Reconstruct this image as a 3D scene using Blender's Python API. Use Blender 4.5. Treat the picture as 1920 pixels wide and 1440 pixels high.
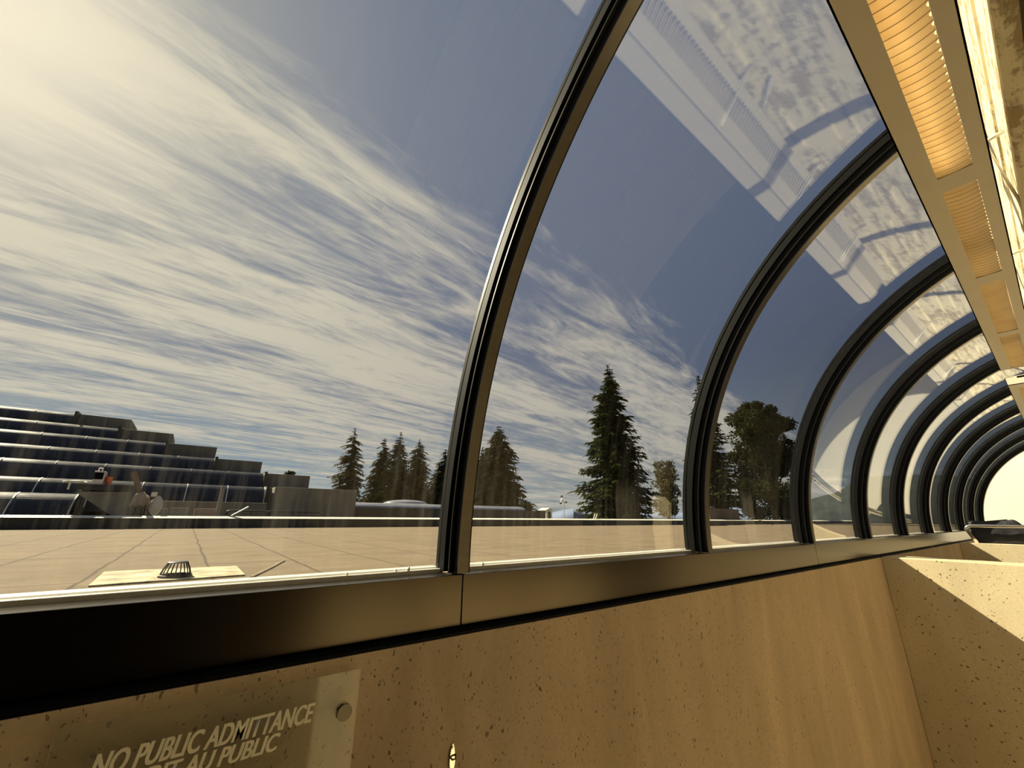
import bpy, bmesh, math, random
from mathutils import Vector, noise
random.seed(7)
C = bpy.context.scene.collection
for o in list(bpy.data.objects): bpy.data.objects.remove(o)

# ------------------------------------------------------------------ camera, light, exposure
F, PITCH, YAW, ROLL = 759.7, 0.31663, 0.92071, 0.00951
fwd = Vector((-math.sin(YAW)*math.cos(PITCH), math.cos(YAW)*math.cos(PITCH), math.sin(PITCH)))
rt0 = Vector((math.cos(YAW), math.sin(YAW), 0)); up0 = rt0.cross(fwd)
rt = rt0*math.cos(ROLL) + up0*math.sin(ROLL); up = -rt0*math.sin(ROLL) + up0*math.cos(ROLL)
cam_data = bpy.data.cameras.new('camera'); cam = bpy.data.objects.new('camera', cam_data); C.objects.link(cam)
from mathutils import Matrix
m = Matrix((rt, up, -fwd)).transposed().to_4x4(); cam.matrix_world = m
cam_data.sensor_width = 36.0; cam_data.sensor_fit = 'HORIZONTAL'; cam_data.lens = F*36/1920
cam_data.clip_start = 0.02; cam_data.clip_end = 9000
sc = bpy.context.scene; sc.camera = cam
sc.view_settings.view_transform = 'Standard'; sc.view_settings.look = 'None'
sc.view_settings.gamma = 1.0; sc.view_settings.use_curve_mapping = False
sc.view_settings.exposure = 0.0

def ray(px, py): return fwd*F + rt*(px-960) + up*(720-py)
def ax(px, py, X): d = ray(px, py); return d*(X/d.x)
def ay(px, py, Y): d = ray(px, py); return d*(Y/d.y)
def az(px, py, Z): d = ray(px, py); return d*(Z/d.z)
def ad(px, py, D): d = ray(px, py); return d*(D/math.hypot(d.x, d.y))

SUN = Vector((-1, -0.52, 0.90)).normalized()
sd = bpy.data.lights.new('sun', 'SUN'); sd.energy = 13.0; sd.color = (1.0, 0.86, 0.60); sd.angle = 0.0093
so = bpy.data.objects.new('sun', sd); C.objects.link(so)
so.rotation_euler = (-SUN).to_track_quat('-Z', 'Y').to_euler(); so.location = SUN*60

class NT:
    def __init__(s, nt): s.nt = nt; nt.nodes.clear()
    def n(s, typ, **kw):
        nd = s.nt.nodes.new(typ)
        for k, v in kw.items():
            if k == 'ins':
                for a, b in v.items():
                    if isinstance(b, bpy.types.NodeSocket): s.nt.links.new(b, nd.inputs[a])
                    else: nd.inputs[a].default_value = b
            else: setattr(nd, k, v)
        return nd
    def math(s, op, a, b=0.0, c=0.0, clamp=False):
        nd = s.n('ShaderNodeMath', operation=op, use_clamp=clamp)
        for i, v in enumerate((a, b, c)):
            if isinstance(v, bpy.types.NodeSocket): s.nt.links.new(v, nd.inputs[i])
            else: nd.inputs[i].default_value = v
        return nd.outputs[0]
    def mix(s, f, a, b, bt='MIX'):
        nd = s.n('ShaderNodeMix', data_type='RGBA', blend_type=bt)
        for i, v in ((0, f), (6, a), (7, b)):
            if isinstance(v, bpy.types.NodeSocket): s.nt.links.new(v, nd.inputs[i])
            else: nd.inputs[i].default_value = v if i == 0 else (*v, 1)
        return nd.outputs[2]
    def rng(s, v, a, b, c=0.0, d=1.0, smooth=False):
        nd = s.n('ShaderNodeMapRange', interpolation_type='SMOOTHSTEP' if smooth else 'LINEAR', ins={0: v, 1: a, 2: b, 3: c, 4: d})
        return nd.outputs[0]
    def comb(s, x, y, z):
        nd = s.n('ShaderNodeCombineXYZ')
        for i, v in enumerate((x, y, z)):
            if isinstance(v, bpy.types.NodeSocket): s.nt.links.new(v, nd.inputs[i])
            else: nd.inputs[i].default_value = v
        return nd.outputs[0]
    def noise(s, vec, scale, detail=6, rough=.55, dist=0.0):
        return s.n('ShaderNodeTexNoise', ins={'Vector': vec, 'Scale': scale, 'Detail': detail, 'Roughness': rough, 'Distortion': dist}).outputs[0]

# ------------------------------------------------------------------ sky
world = bpy.data.worlds.new('sky'); sc.world = world; world.use_nodes = True
W = NT(world.node_tree)
tc = W.n('ShaderNodeTexCoord'); sep = W.n('ShaderNodeSeparateXYZ', ins={0: tc.outputs['Generated']})
dx, dy, dz = sep.outputs
zc = W.math('ADD', W.math('MAXIMUM', dz, 0.0), 0.045)
u = W.math('DIVIDE', dx, zc); v = W.math('DIVIDE', dy, zc)
A = math.radians(9)
p = W.math('ADD', W.math('MULTIPLY', u, math.cos(A)), W.math('MULTIPLY', v, math.sin(A)))
q = W.math('SUBTRACT', W.math('MULTIPLY', v, math.cos(A)), W.math('MULTIPLY', u, math.sin(A)))
n_big = W.noise(W.comb(W.math('MULTIPLY', p, 1.5), W.math('MULTIPLY', q, .34), 2.3), 1.15, 5, .55, .5)
n_mid = W.noise(W.comb(W.math('MULTIPLY', p, 3.4), W.math('MULTIPLY', q, .8), 7.1), 1.6, 9, .62, .9)
n_fib = W.noise(W.comb(W.math('MULTIPLY', p, 9), W.math('MULTIPLY', W.math('ADD', q, W.math('MULTIPLY', p, .55)), 2.1), 1.0), 1.7, 8, .65, 1.2)
dens = W.math('ADD', W.math('ADD', W.math('MULTIPLY', n_big, .42), W.math('MULTIPLY', n_mid, .45)), W.math('MULTIPLY', n_fib, W.math('MULTIPLY', W.rng(p, -1.0, -.2, 1.0, .25), .20)))
cover = W.rng(W.math('ADD', p, W.math('MULTIPLY', n_big, .5)), -.78, -.05, 1.0, 0.0, True)
cover2 = W.rng(p, -9.0, -3.0, .30, 0.0)
thr = W.math('SUBTRACT', 0.675, W.math('SUBTRACT', W.math('MULTIPLY', cover, .205), W.math('MULTIPLY', cover2, .2)))
cl = W.rng(W.math('SUBTRACT', dens, thr), -.045, .15, 0, 1, True)
dot = W.n('ShaderNodeVectorMath', operation='DOT_PRODUCT', ins={0: tc.outputs['Generated'], 1: tuple(SUN)}).outputs['Value']
sdot = W.math('MAXIMUM', dot, 0.0)
near = W.math('POWER', sdot, 3.0)
glow = W.math('POWER', sdot, 9.0)
glow2 = W.math('POWER', sdot, 60.0)
blue_top = W.mix(W.rng(dot, -.2, .9, 0, 1), (.085, .108, .17), (.20, .235, .32))
blue_hor = W.mix(W.rng(dot, 0.0, .8, 0, 1), (.23, .26, .27), (.36, .44, .48))
base = W.mix(W.rng(dz, .0, .36, 1, 0, True), blue_top, blue_hor)
cloud = W.mix(near, (.60, .54, .45), (.95, .83, .62))
col = W.mix(W.math('MULTIPLY', cl, .92), base, cloud)
hz = W.rng(dz, .0, .11, .75, 0, True)
hz2 = W.math('MULTIPLY', hz, W.rng(W.noise(W.comb(W.math('MULTIPLY', dx, 3), W.math('MULTIPLY', dy, 3), W.math('MULTIPLY', dz, 34)), 1.3, 5, .6, .3), .45, .62, 0, 1, True))
col = W.mix(hz2, col, (.75, .68, .56))
col = W.mix(W.math('MULTIPLY', glow, .42), col, (.98, .87, .63))
col = W.mix(glow2, col, (1.25, 1.08, .80))
col = W.mix(W.rng(dz, -.02, 0.0, 1, 0), col, (.16, .14, .10))
bg = W.n('ShaderNodeBackground', ins={'Color': col, 'Strength': 1.0})
wo = W.n('ShaderNodeOutputWorld', ins={0: bg.outputs[0]})

# ------------------------------------------------------------------ helpers
LOC = {}
def tag(o, label=None, cat=None, group=None, kind=None):
    if label: o['label'] = label
    if cat: o['category'] = cat
    if group: o['group'] = group
    if kind: o['kind'] = kind
    return o
def empty(name, loc, label=None, cat=None, group=None):
    o = bpy.data.objects.new(name, None); C.objects.link(o); o.location = loc; o.empty_display_size = .1
    LOC[o.name] = Vector(loc); return tag(o, label, cat, group)
class MB:
    def __init__(s): s.v = []; s.f = []; s.smooth = False
    def add(s, vs, fs):
        b = len(s.v); s.v += [tuple(x) for x in vs]; s.f += [tuple(b+i for i in f) for f in fs]; return s
    def box(s, a, b):
        x0, y0, z0 = a; x1, y1, z1 = b
        return s.add([(x0,y0,z0),(x1,y0,z0),(x1,y1,z0),(x0,y1,z0),(x0,y0,z1),(x1,y0,z1),(x1,y1,z1),(x0,y1,z1)],
                     [(0,3,2,1),(4,5,6,7),(0,1,5,4),(1,2,6,5),(2,3,7,6),(3,0,4,7)])
    def prism_y(s, prof, y0, y1):               # (x, z) outline pushed along y
        n = len(prof)
        vs = [(x, y0, z) for x, z in prof] + [(x, y1, z) for x, z in prof]
        fs = [(i, (i+1) % n, n+(i+1) % n, n+i) for i in range(n)] + [tuple(range(n-1, -1, -1)), tuple(range(n, 2*n))]
        return s.add(vs, fs)
    def prism_x(s, prof, x0, x1):               # (y, z) outline pushed along x
        n = len(prof)
        vs = [(x0, y, z) for y, z in prof] + [(x1, y, z) for y, z in prof]
        fs = [(i, (i+1) % n, n+(i+1) % n, n+i) for i in range(n)] + [tuple(range(n-1, -1, -1)), tuple(range(n, 2*n))]
        return s.add(vs, fs)
    def prism_z(s, prof, z0, z1):
        n = len(prof)
        vs = [(x, y, z0) for x, y in prof] + [(x, y, z1) for x, y in prof]
        fs = [(i, (i+1) % n, n+(i+1) % n, n+i) for i in range(n)] + [tuple(range(n-1, -1, -1)), tuple(range(n, 2*n))]
        return s.add(vs, fs)
    def arc_sweep(s, cx, cz, y0, y1, r0, r1, a0, a1, n=64):   # box section swept round the vault
        ring = []
        for i in range(n+1):
            a = a0 + (a1-a0)*i/n
            for r, y in ((r0, y0), (r0, y1), (r1, y1), (r1, y0)):
                ring.append((cx+r*math.cos(a), y, cz+r*math.sin(a)))
        fs = []
        for i in range(n):
            for k in range(4): fs.append((4*i+k, 4*i+(k+1) % 4, 4*i+4+(k+1) % 4, 4*i+4+k))
        fs += [(3, 2, 1, 0), (4*n, 4*n+1, 4*n+2, 4*n+3)]
        return s.add(ring, fs)
    def tube(s, pts, r, n=10, r2=None):
        pts = [Vector(p_) for p_ in pts]; rings = []; prev = None
        for i, p_ in enumerate(pts):
            t = (pts[min(i+1, len(pts)-1)] - pts[max(i-1, 0)]).normalized()
            ref = prev if prev is not None else (Vector((0, 0, 1)) if abs(t.z) < .9 else Vector((1, 0, 0)))
            a = (ref - t*ref.dot(t)).normalized(); b = t.cross(a); prev = a
            rr = r if r2 is None else r + (r2-r)*i/(len(pts)-1)
            rings += [p_ + a*rr*math.cos(2*math.pi*k/n) + b*rr*math.sin(2*math.pi*k/n) for k in range(n)]
        fs = [(i*n+k, i*n+(k+1) % n, (i+1)*n+(k+1) % n, (i+1)*n+k) for i in range(len(pts)-1) for k in range(n)]
        fs += [tuple(range(n-1, -1, -1)), tuple((len(pts)-1)*n+k for k in range(n))]
        return s.add(rings, fs)
    def lathe(s, c, prof, n=24):                # (radius, z) about a vertical axis at c
        vs = []
        for r, z in prof: vs += [(c[0]+r*math.cos(2*math.pi*k/n), c[1]+r*math.sin(2*math.pi*k/n), c[2]+z) for k in range(n)]
        fs = [(i*n+k, i*n+(k+1) % n, (i+1)*n+(k+1) % n, (i+1)*n+k) for i in range(len(prof)-1) for k in range(n)]
        fs += [tuple(range(n-1, -1, -1)), tuple((len(prof)-1)*n+k for k in range(n))]
        return s.add(vs, fs)
    def build(s, name, mat, parent=None, bevel=0, smooth=False, fixn=True):
        off = LOC.get(parent.name, Vector()) if parent else Vector()
        me = bpy.data.meshes.new(name)
        me.from_pydata([tuple(Vector(p_)-off) for p_ in s.v], [], s.f)
        if fixn:
            bm = bmesh.new(); bm.from_mesh(me); bmesh.ops.recalc_face_normals(bm, faces=bm.faces); bm.to_mesh(me); bm.free()
        mats = mat if isinstance(mat, (list, tuple)) else [mat]
        for m_ in mats: me.materials.append(m_)
        o = bpy.data.objects.new(name, me); C.objects.link(o)
        if parent: o.parent = parent
        LOC[o.name] = off
        if bevel:
            md = o.modifiers.new('bevel', 'BEVEL'); md.width = bevel; md.segments = 2; md.limit_method = 'ANGLE'
        if smooth:
            for f in me.polygons: f.use_smooth = True
        return o

def mat(name):
    m_ = bpy.data.materials.new(name); m_.use_nodes = True; return m_, NT(m_.node_tree)
def out(N, sh): N.n('ShaderNodeOutputMaterial', ins={0: sh})
def simple(name, col, rough=.6, metal=0.0, var=.12, scale=9, bump=0.0, spec=.5, trans=0.0):
    m_, N = mat(name)
    t = N.n('ShaderNodeTexCoord').outputs['Object']
    n = N.noise(t, scale, 6, .6)
    c = N.mix(N.rng(n, .3, .7), tuple(x*(1-var) for x in col), tuple(min(1, x*(1+var)) for x in col))
    ins = {'Base Color': c, 'Roughness': rough, 'Metallic': metal, 'Specular IOR Level': spec}
    b = N.n('ShaderNodeBsdfPrincipled', ins=ins)
    if bump:
        bp = N.n('ShaderNodeBump', ins={'Strength': bump, 'Distance': .01, 'Height': N.noise(t, scale*6, 6, .6)}); N.nt.links.new(bp.outputs[0], b.inputs['Normal'])
    out(N, b.outputs[0]); return m_

def concrete(name, col, pores=1.0, pscale=38, vertical=.6, stain_dim=.25):
    m_, N = mat(name)
    t = N.n('ShaderNodeTexCoord').outputs['Object']
    mp = N.n('ShaderNodeMapping', ins={'Vector': t, 'Scale': (1, 1, vertical)}).outputs[0]
    wob = N.n('ShaderNodeMix', data_type='VECTOR', ins={0: .035, 4: mp, 5: N.n('ShaderNodeTexNoise', ins={'Vector': mp, 'Scale': 25.0, 'Detail': 3.0}).outputs[1]}).outputs[1]
    big = N.noise(N.n('ShaderNodeMapping', ins={'Vector': t, 'Scale': (1, 1, .3)}).outputs[0], 3.2, 8, .6, .6)
    fine = N.noise(t, 70, 6, .7)
    c = N.mix(N.rng(big, .3, .72), tuple(x*(1-stain_dim) for x in col), tuple(x*(1+.12) for x in col))
    c = N.mix(N.rng(fine, .35, .65, 0, .35), c, tuple(x*.62 for x in col))
    masks = []
    for sc_, th in ((pscale, .20), (pscale*2.2, .19), (pscale*.45, .085)):
        vo = N.n('ShaderNodeTexVoronoi', ins={'Vector': wob, 'Scale': float(sc_), 'Randomness': 1.0})
        rnd = N.n('ShaderNodeSeparateColor', ins={0: vo.outputs['Color']}).outputs[0]
        lim = N.math('MULTIPLY', N.rng(rnd, .35, 1.0), th*pores)
        masks.append(N.rng(N.math('SUBTRACT', vo.outputs['Distance'], lim), -.03, .02, 1, 0))
    mk = N.math('MAXIMUM', N.math('MAXIMUM', masks[0], masks[1]), masks[2])
    dens = N.rng(N.noise(t, 2.1, 3, .5), .34, .50, .4, 1)
    mk = N.math('MULTIPLY', mk, dens)
    c = N.mix(N.math('MULTIPLY', mk, .85), c, tuple(x*.22 for x in col))
    h = N.math('SUBTRACT', N.math('MULTIPLY', fine, .25), mk)
    bp = N.n('ShaderNodeBump', ins={'Strength': .5, 'Distance': .004, 'Height': h})
    b = N.n('ShaderNodeBsdfPrincipled', ins={'Base Color': c, 'Roughness': .85, 'Specular IOR Level': .25, 'Normal': bp.outputs[0]})
    out(N, b.outputs[0]); return m_

def glass_mat(name, tint=(.93, .95, .96), dirt=0.0, tinted=0.0):
    m_, N = mat(name)
    lw = N.n('ShaderNodeLayerWeight', ins={0: .5}).outputs['Facing']
    fr = N.math('ADD', .068, N.math('MULTIPLY', N.math('POWER', lw, 5.0), .8))
    tr = N.n('ShaderNodeBsdfTransparent', ins={0: (*tint, 1)})
    gl = N.n('ShaderNodeBsdfGlossy', ins={'Color': (1, 1, 1, 1), 'Roughness': 0.0})
    mx = N.n('ShaderNodeMixShader', ins={0: fr, 1: tr.outputs[0], 2: gl.outputs[0]}).outputs[0]
    if dirt:
        t = N.n('ShaderNodeTexCoord').outputs['Object']
        st = N.noise(N.n('ShaderNodeMapping', ins={'Vector': t, 'Scale': (9, 26, .9)}).outputs[0], 1.5, 7, .7, .2)
        lowz = N.rng(N.n('ShaderNodeSeparateXYZ', ins={0: t}).outputs[2], -.17, .5, 1.0, .12)
        k = N.math('MULTIPLY', N.math('MULTIPLY', N.rng(st, .48, .78), lowz), dirt)
        df = N.n('ShaderNodeBsdfTranslucent', ins={0: (.8, .76, .66, 1)})
        mx = N.n('ShaderNodeMixShader', ins={0: k, 1: mx, 2: df.outputs[0]}).outputs[0]
    out(N, mx); return m_

M = {}
M['conc'] = concrete('board_cast_concrete', (.62, .48, .32), 1.5, 62)
M['conc_light'] = concrete('pale_porous_concrete', (.66, .56, .36), 1.3, 30, 1.0, .12)
M['conc_ceiling'] = concrete('ceiling_concrete', (.46, .42, .34), .7, 22, 1.0, .3)
M['stain_dim'] = concrete('unseen_dark_wall', (.13, .11, .08), .8, 20, 1, .4)
M['floor'] = simple('floor_tile', (.62, .53, .38), .5, 0, .15, 6)
M['black'] = simple('matte_black_gasket_shade', (.003, .003, .003), .6, 0, .2, 20, spec=.1)
M['fin'] = simple('black_anodised_metal', (.004, .004, .004), .45, .0, .2, 30, spec=.12)
M['bronze'] = simple('bronze_anodised_metal', (.115, .10, .082), .30, .9, .08, 14)
M['bronze_dark'] = simple('fascia_metal', (.098, .08, .058), .22, .95, .05, 3)
M['alum'] = simple('bare_aluminium', (.75, .72, .64), .4, .3, .08, 30)
M['white'] = simple('cream_enamel', (.66, .60, .48), .42, 0, .03, 8)
M['plaster'] = simple('cream_plaster', (.93, .87, .74), .9, 0, .03, 2)
M['glass'] = glass_mat('window_glass', dirt=.018)
M['steel'] = simple('polished_steel', (.78, .74, .68), .2, 1.0, .04, 20)
M['cloth'] = simple('black_nylon', (.008, .008, .011), .5, 0, .4, 12, .3)
M['chrome'] = simple('chrome', (.85, .82, .72), .12, 1.0, .03, 20)

# ------------------------------------------------------------------ the vault: fixed numbers
CX, CZ, RI, RG = .716, -.168, 1.9, 2.03
RIB_Y = [-.80] + [.697+1.5015*k for k in range(10)]
RW = .047
SILL = -.170; XW = -1.19; WF = -1.147; XG = CX-RG
TOPA = math.pi - math.acos((CX-.17)/RG)     # where the glass meets the beam
TOPA = math.pi - TOPA + 0.0 if False else math.pi - math.asin(0) - 0
a_low = math.pi; a_top = math.pi - math.acos((CX-.19)/RG)

def panes():
    for i in range(len(RIB_Y)-1):
        y0 = RIB_Y[i]+RW+.004; y1 = RIB_Y[i+1]-.004
        b = MB(); n = 96
        for rr in (0,):
            vs = []
            for k in range(n+1):
                a = a_low + (a_top-a_low)*k/n
                for r in (RG-.03, RG-.022):
                    for y in (y0, y1): vs.append((CX+r*math.cos(a), y, CZ+r*math.sin(a)))
            fs = []
            for k in range(n):
                q_ = 4*k
                fs += [(q_, q_+1, q_+5, q_+4), (q_+2, q_+6, q_+7, q_+3)]
            fs += [(0, 2, 3, 1), (4*n, 4*n+1, 4*n+3, 4*n+2)]
            for k in range(n):
                q_ = 4*k; fs += [(q_, q_+4, q_+6, q_+2), (q_+1, q_+3, q_+7, q_+5)]
            b.add(vs, fs)
        o = b.build('window_%d' % (i+1), M['glass'], None, smooth=False)
        me = o.data
        for pl in me.polygons: pl.use_smooth = abs(pl.normal.y) < .5
        bm = bmesh.new(); bm.from_mesh(me)
        for e in bm.edges:
            if len(e.link_faces) == 2 and e.calc_face_angle(0) > .8: e.smooth = False
        bm.to_mesh(me); bm.free()
        o['kind'] = 'structure'
        # the bottom frame of this pane, two beads and a gasket
        s = MB().box((XG-.035, y0-.003, SILL-.012), (XG+.012, y1+.003, SILL+.012)).build('window_frame', M['alum'], o, .002)
        MB().box((XG+.013, y0-.003, SILL-.012), (XG+.026, y1+.003, SILL+.004)).build('gasket', M['black'], o)
        MB().box((XG+.027, y0-.003, SILL-.012), (XG+.041, y1+.003, SILL+.009)).build('glazing_bead', M['alum'], o, .002)
panes()

ordn = ['', 'nearest', 'second nearest', 'third nearest', 'fourth nearest', 'fifth', 'sixth', 'seventh', 'eighth', 'ninth', 'last']
extra = ['tall black curved window rib just behind the viewer, left of the sky view',
 'black curved window rib at mid picture, first right of the wide cloudy pane',
 'black curved window rib between the tall fir tree and the round leafy tree',
 'black curved window rib standing just right of the round leafy tree',
 'black curved window rib, fourth along the row, left of the dark hill',
 'black curved window rib, fifth along the row, seen steeply from the side',
 'black curved window rib, sixth along the row toward the far cream wall',
 'black curved window rib, seventh along the row, thin with distance',
 'black curved window rib, eighth along the row, overlapping its neighbours',
 'black curved window rib, ninth along the row, last but one before the cream wall',
 'farthest curved window rib framing the bright cream end wall']
for i, y in enumerate(RIB_Y):
    if i == 0: continue                      # outside the frame
    r = empty('curved_window_rib', (XW, y, SILL), extra[i], 'window rib', 'curved ribs of the glazed vault')
    aT = math.pi - math.acos((CX-.19)/RI)
    full = (i == len(RIB_Y)-1)
    at_ = .02 if full else a_top
    MB().arc_sweep(CX, CZ, y, y+RW, RI+.006, RG-.03, a_low, at_, 80).build('fin', M['fin'], r, smooth=False)
    MB().arc_sweep(CX, CZ, y+.001, y+RW-.008, RI, RI+.006, a_low, at_, 80).build('cover_strip', M['bronze'], r).data
    b = MB().arc_sweep(CX, CZ, y-.012, y-.001, RG-.062, RG-.03, a_low, at_, 80)
    b.arc_sweep(CX, CZ, y+RW+.001, y+RW+.012, RG-.062, RG-.03, a_low, at_, 80)
    b.build('gasket', M['black'], r)
    b = MB().arc_sweep(CX, CZ, y-.014, y-.001, RI+.030, RI+.036, a_low, at_, 80)
    b.build('side_ridge', M['fin'], r)
    MB().arc_sweep(CX, CZ, y-.010, y+RW+.010, RG-.020, RG-.004, a_low, at_, 80).build('outer_cap', M['fin'], r)

# fascia below the sill: panels two bays long
fx = [-.80-1.5, .72, 3.723, 6.73, 9.73, 12.74, 14.25]
names = ['black metal fascia panel under the wide left window, in deep shade', 'dark bronze fascia panel under the first full pane, left of the round tree',
         'bronze fascia panel above the corner of the sunlit cross wall', 'short bronze fascia panel past the first cross wall', 'bronze fascia panel level with the steel rail', 'farthest bronze fascia panel at the end wall']
for i in range(6):
    y0, y1 = fx[i]+.0015, fx[i+1]-.0015
    if i == 5: y1 = 14.19
    o = MB().prism_y([(XW, SILL-.002), (XW, SILL-.140), (XW-.004, SILL-.1475), (XW-.02, SILL-.1475), (XW-.02, SILL-.02), (XG+.043, SILL-.02), (XG+.043, SILL-.002)], y0, y1).build('sill_fascia', M['bronze_dark'], None, .0012)
    tag(o, names[i], 'window sill', 'fascia panels under the curved windows')
o = MB().box((XW-.02, -2.2, SILL-.1555), (WF-.002, 14.2, SILL-.148)).build('trim_shade_line', M['black']); o['kind'] = 'structure'  # black strip stands in for the shadow line under the fascia

# ------------------------------------------------------------------ room shell
def struct(name, b, m_, **k):
    o = b.build(name, m_, None, **k); o['kind'] = 'structure'; return o
ZF = -2.20
struct('wall_left', MB().box((-1.42, -2.2, ZF), (WF, 14.2, SILL-.156)), M['conc'])
struct('trim_2', MB().box((-1.42, -2.2, SILL-.1555), (XW-.0205, 14.2, SILL-.021)), M['conc'])
struct('floor', MB().box((-1.42, -2.2, ZF-.15), (2.7, 14.6, ZF)), M['floor'])
struct('wall_side_dark', MB().box((1.2, -.834, ZF), (1.89, .79, 1.619)), M['fin'])  # unseen black block added to keep the near bay dark
struct('wall_right_bounce', MB().box((1.90, .80, ZF), (2.1, 4.8, .05)).box((1.90, 6.7, ZF), (2.1, 7.25, .05)), M['conc_light'])  # unseen wall, set close and pale to bounce sun indoors
struct('wall_unseen_dark', MB().box((1.93, 4.801, ZF), (2.1, 6.699, .05)).box((1.93, 7.251, ZF), (2.1, 14.19, .05)), M['stain_dim'])  # unseen stretches coloured dark so the panes reflect little from here
struct('wall_upper', MB().box((1.95, .80, .051), (2.05, 14.19, 1.619)), M['conc_ceiling'])
struct('ceiling', MB().box((.62, -2.2, 1.62), (2.449, 14.6, 1.9)), M['conc_ceiling'])
# unseen black back wall closes corridor and vault, keeping the near end dark
pr = [(-1.42, ZF), (2.449, ZF), (2.449, 1.619), (.30, 1.9)] + [(CX+2.06*math.cos(a), CZ+2.06*math.sin(a)) for a in [math.pi*(.56+.44*k/24) for k in range(25)]]
struct('wall_back_blocker', MB().prism_y([(-1.42, ZF), (2.449, ZF), (2.449, 1.9), (.0, 1.9)] + [(CX+2.05*math.cos(a), CZ+2.05*math.sin(a)) for a in [math.pi*(.62+.38*k/20) for k in range(21)]] + [(-1.42, -.2)], -1.05, -.835), M['fin'])
# far end wall: semicircular cream infill
prof = [(XW+.0, ZF+.001)] + [(CX+(RI-.001)*math.cos(a), CZ+(RI-.001)*math.sin(a)) for a in [math.pi*(1-k/48) for k in range(49)]] + [(2.44, ZF+.001)]
prof = [(x, z) for x, z in prof if x <= 2.44]
struct('wall_end', MB().prism_y(prof, RIB_Y[-1]+.003, RIB_Y[-1]+.25), M['plaster'])

# concrete roof beam with form-board steps and flaking paint on its window side
def beam_mat():
    m_, N = mat('flaking_painted_concrete')
    t = N.n('ShaderNodeTexCoord').outputs['Object']
    st = N.noise(N.n('ShaderNodeMapping', ins={'Vector': t, 'Scale': (8, 1.0, 14)}).outputs[0], 2.2, 9, .7, .4)
    fl = N.noise(t, 26, 8, .75)
    k = N.rng(N.math('ADD', N.math('MULTIPLY', st, .6), N.math('MULTIPLY', fl, .4)), .50, .56, 0, 1)
    c = N.mix(k, (.80, .72, .50), (.42, .32, .17))
    bp = N.n('ShaderNodeBump', ins={'Strength': .6, 'Distance': .006, 'Height': N.math('SUBTRACT', fl, k)})
    out(N, N.n('ShaderNodeBsdfPrincipled', ins={'Base Color': c, 'Roughness': .8, 'Normal': bp.outputs[0]}).outputs[0]); return m_
M['flake'] = beam_mat()
bprof = [(.172, 1.88), (.172, 1.33), (.166, 1.325), (.166, 1.272), (.178, 1.268), (.178, 1.258), (.170, 1.254), (.170, 1.168), (.176, 1.164), (.176, 1.156), (.168, 1.152), (.168, 1.085), (.176, 1.075),
         (.205, 1.075), (.205, 1.88)]
o = struct('trim_3', MB().prism_y(bprof, -.834, 14.19), M['flake'])
M['recess_shade'] = concrete('recess_shade_concrete', (.14, .105, .07), .8, 20, 1, .4)  # darker beam concrete, shade of the recess put into its colour
struct('trim_4', MB().prism_y([(.206, 1.88), (.206, 1.10), (.222, 1.10), (.222, 1.36), (.30, 1.36), (.30, 1.12), (.62, 1.12), (.62, 1.88)], -.834, 14.19), M['recess_shade'])
# perforated conduit strip tucked in the beam recess
o = MB().box((.232, -.8, 1.13), (.262, 6.0, 1.16)).build('cable_tray', M['bronze'], None, .002)
tag(o, 'dark cable tray tucked in the recess of the roof beam', 'cable tray')
# ------------------------------------------------------------------ strip lights along the beam
def lens_mat():
    m_, N = mat('amber_prismatic_lens')
    t = N.n('ShaderNodeTexCoord').outputs['Object']
    n = N.noise(t, 7, 3, .5)
    c = N.mix(N.rng(n, .35, .65), (1.0, .80, .46), (.92, .68, .36))
    a = N.n('ShaderNodeBsdfTranslucent', ins={0: c}); d = N.n('ShaderNodeBsdfPrincipled', ins={'Base Color': c, 'Roughness': .25})
    mx = N.n('ShaderNodeMixShader', ins={0: .72, 1: d.outputs[0], 2: a.outputs[0]})
    out(N, mx.outputs[0]); return m_
M['lens'] = lens_mat()
M['rib_line'] = simple('brown_lens_ridge', (.30, .16, .06), .5)
M['dark_liner'] = simple('added_grey_liner', (.10, .085, .065), .6)
def emit(name, col, s):
    m_, N = mat(name)
    out(N, N.n('ShaderNodeEmission', ins={0: (*col, 1), 1: s}).outputs[0]); return m_
M['tube'] = emit('warm_tube', (1.0, .72, .36), 3.0)
M['tube_dim'] = emit('dim_tube', (1.0, .70, .38), 1.0)
ZB, ZT = 1.08, 1.148
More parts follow.
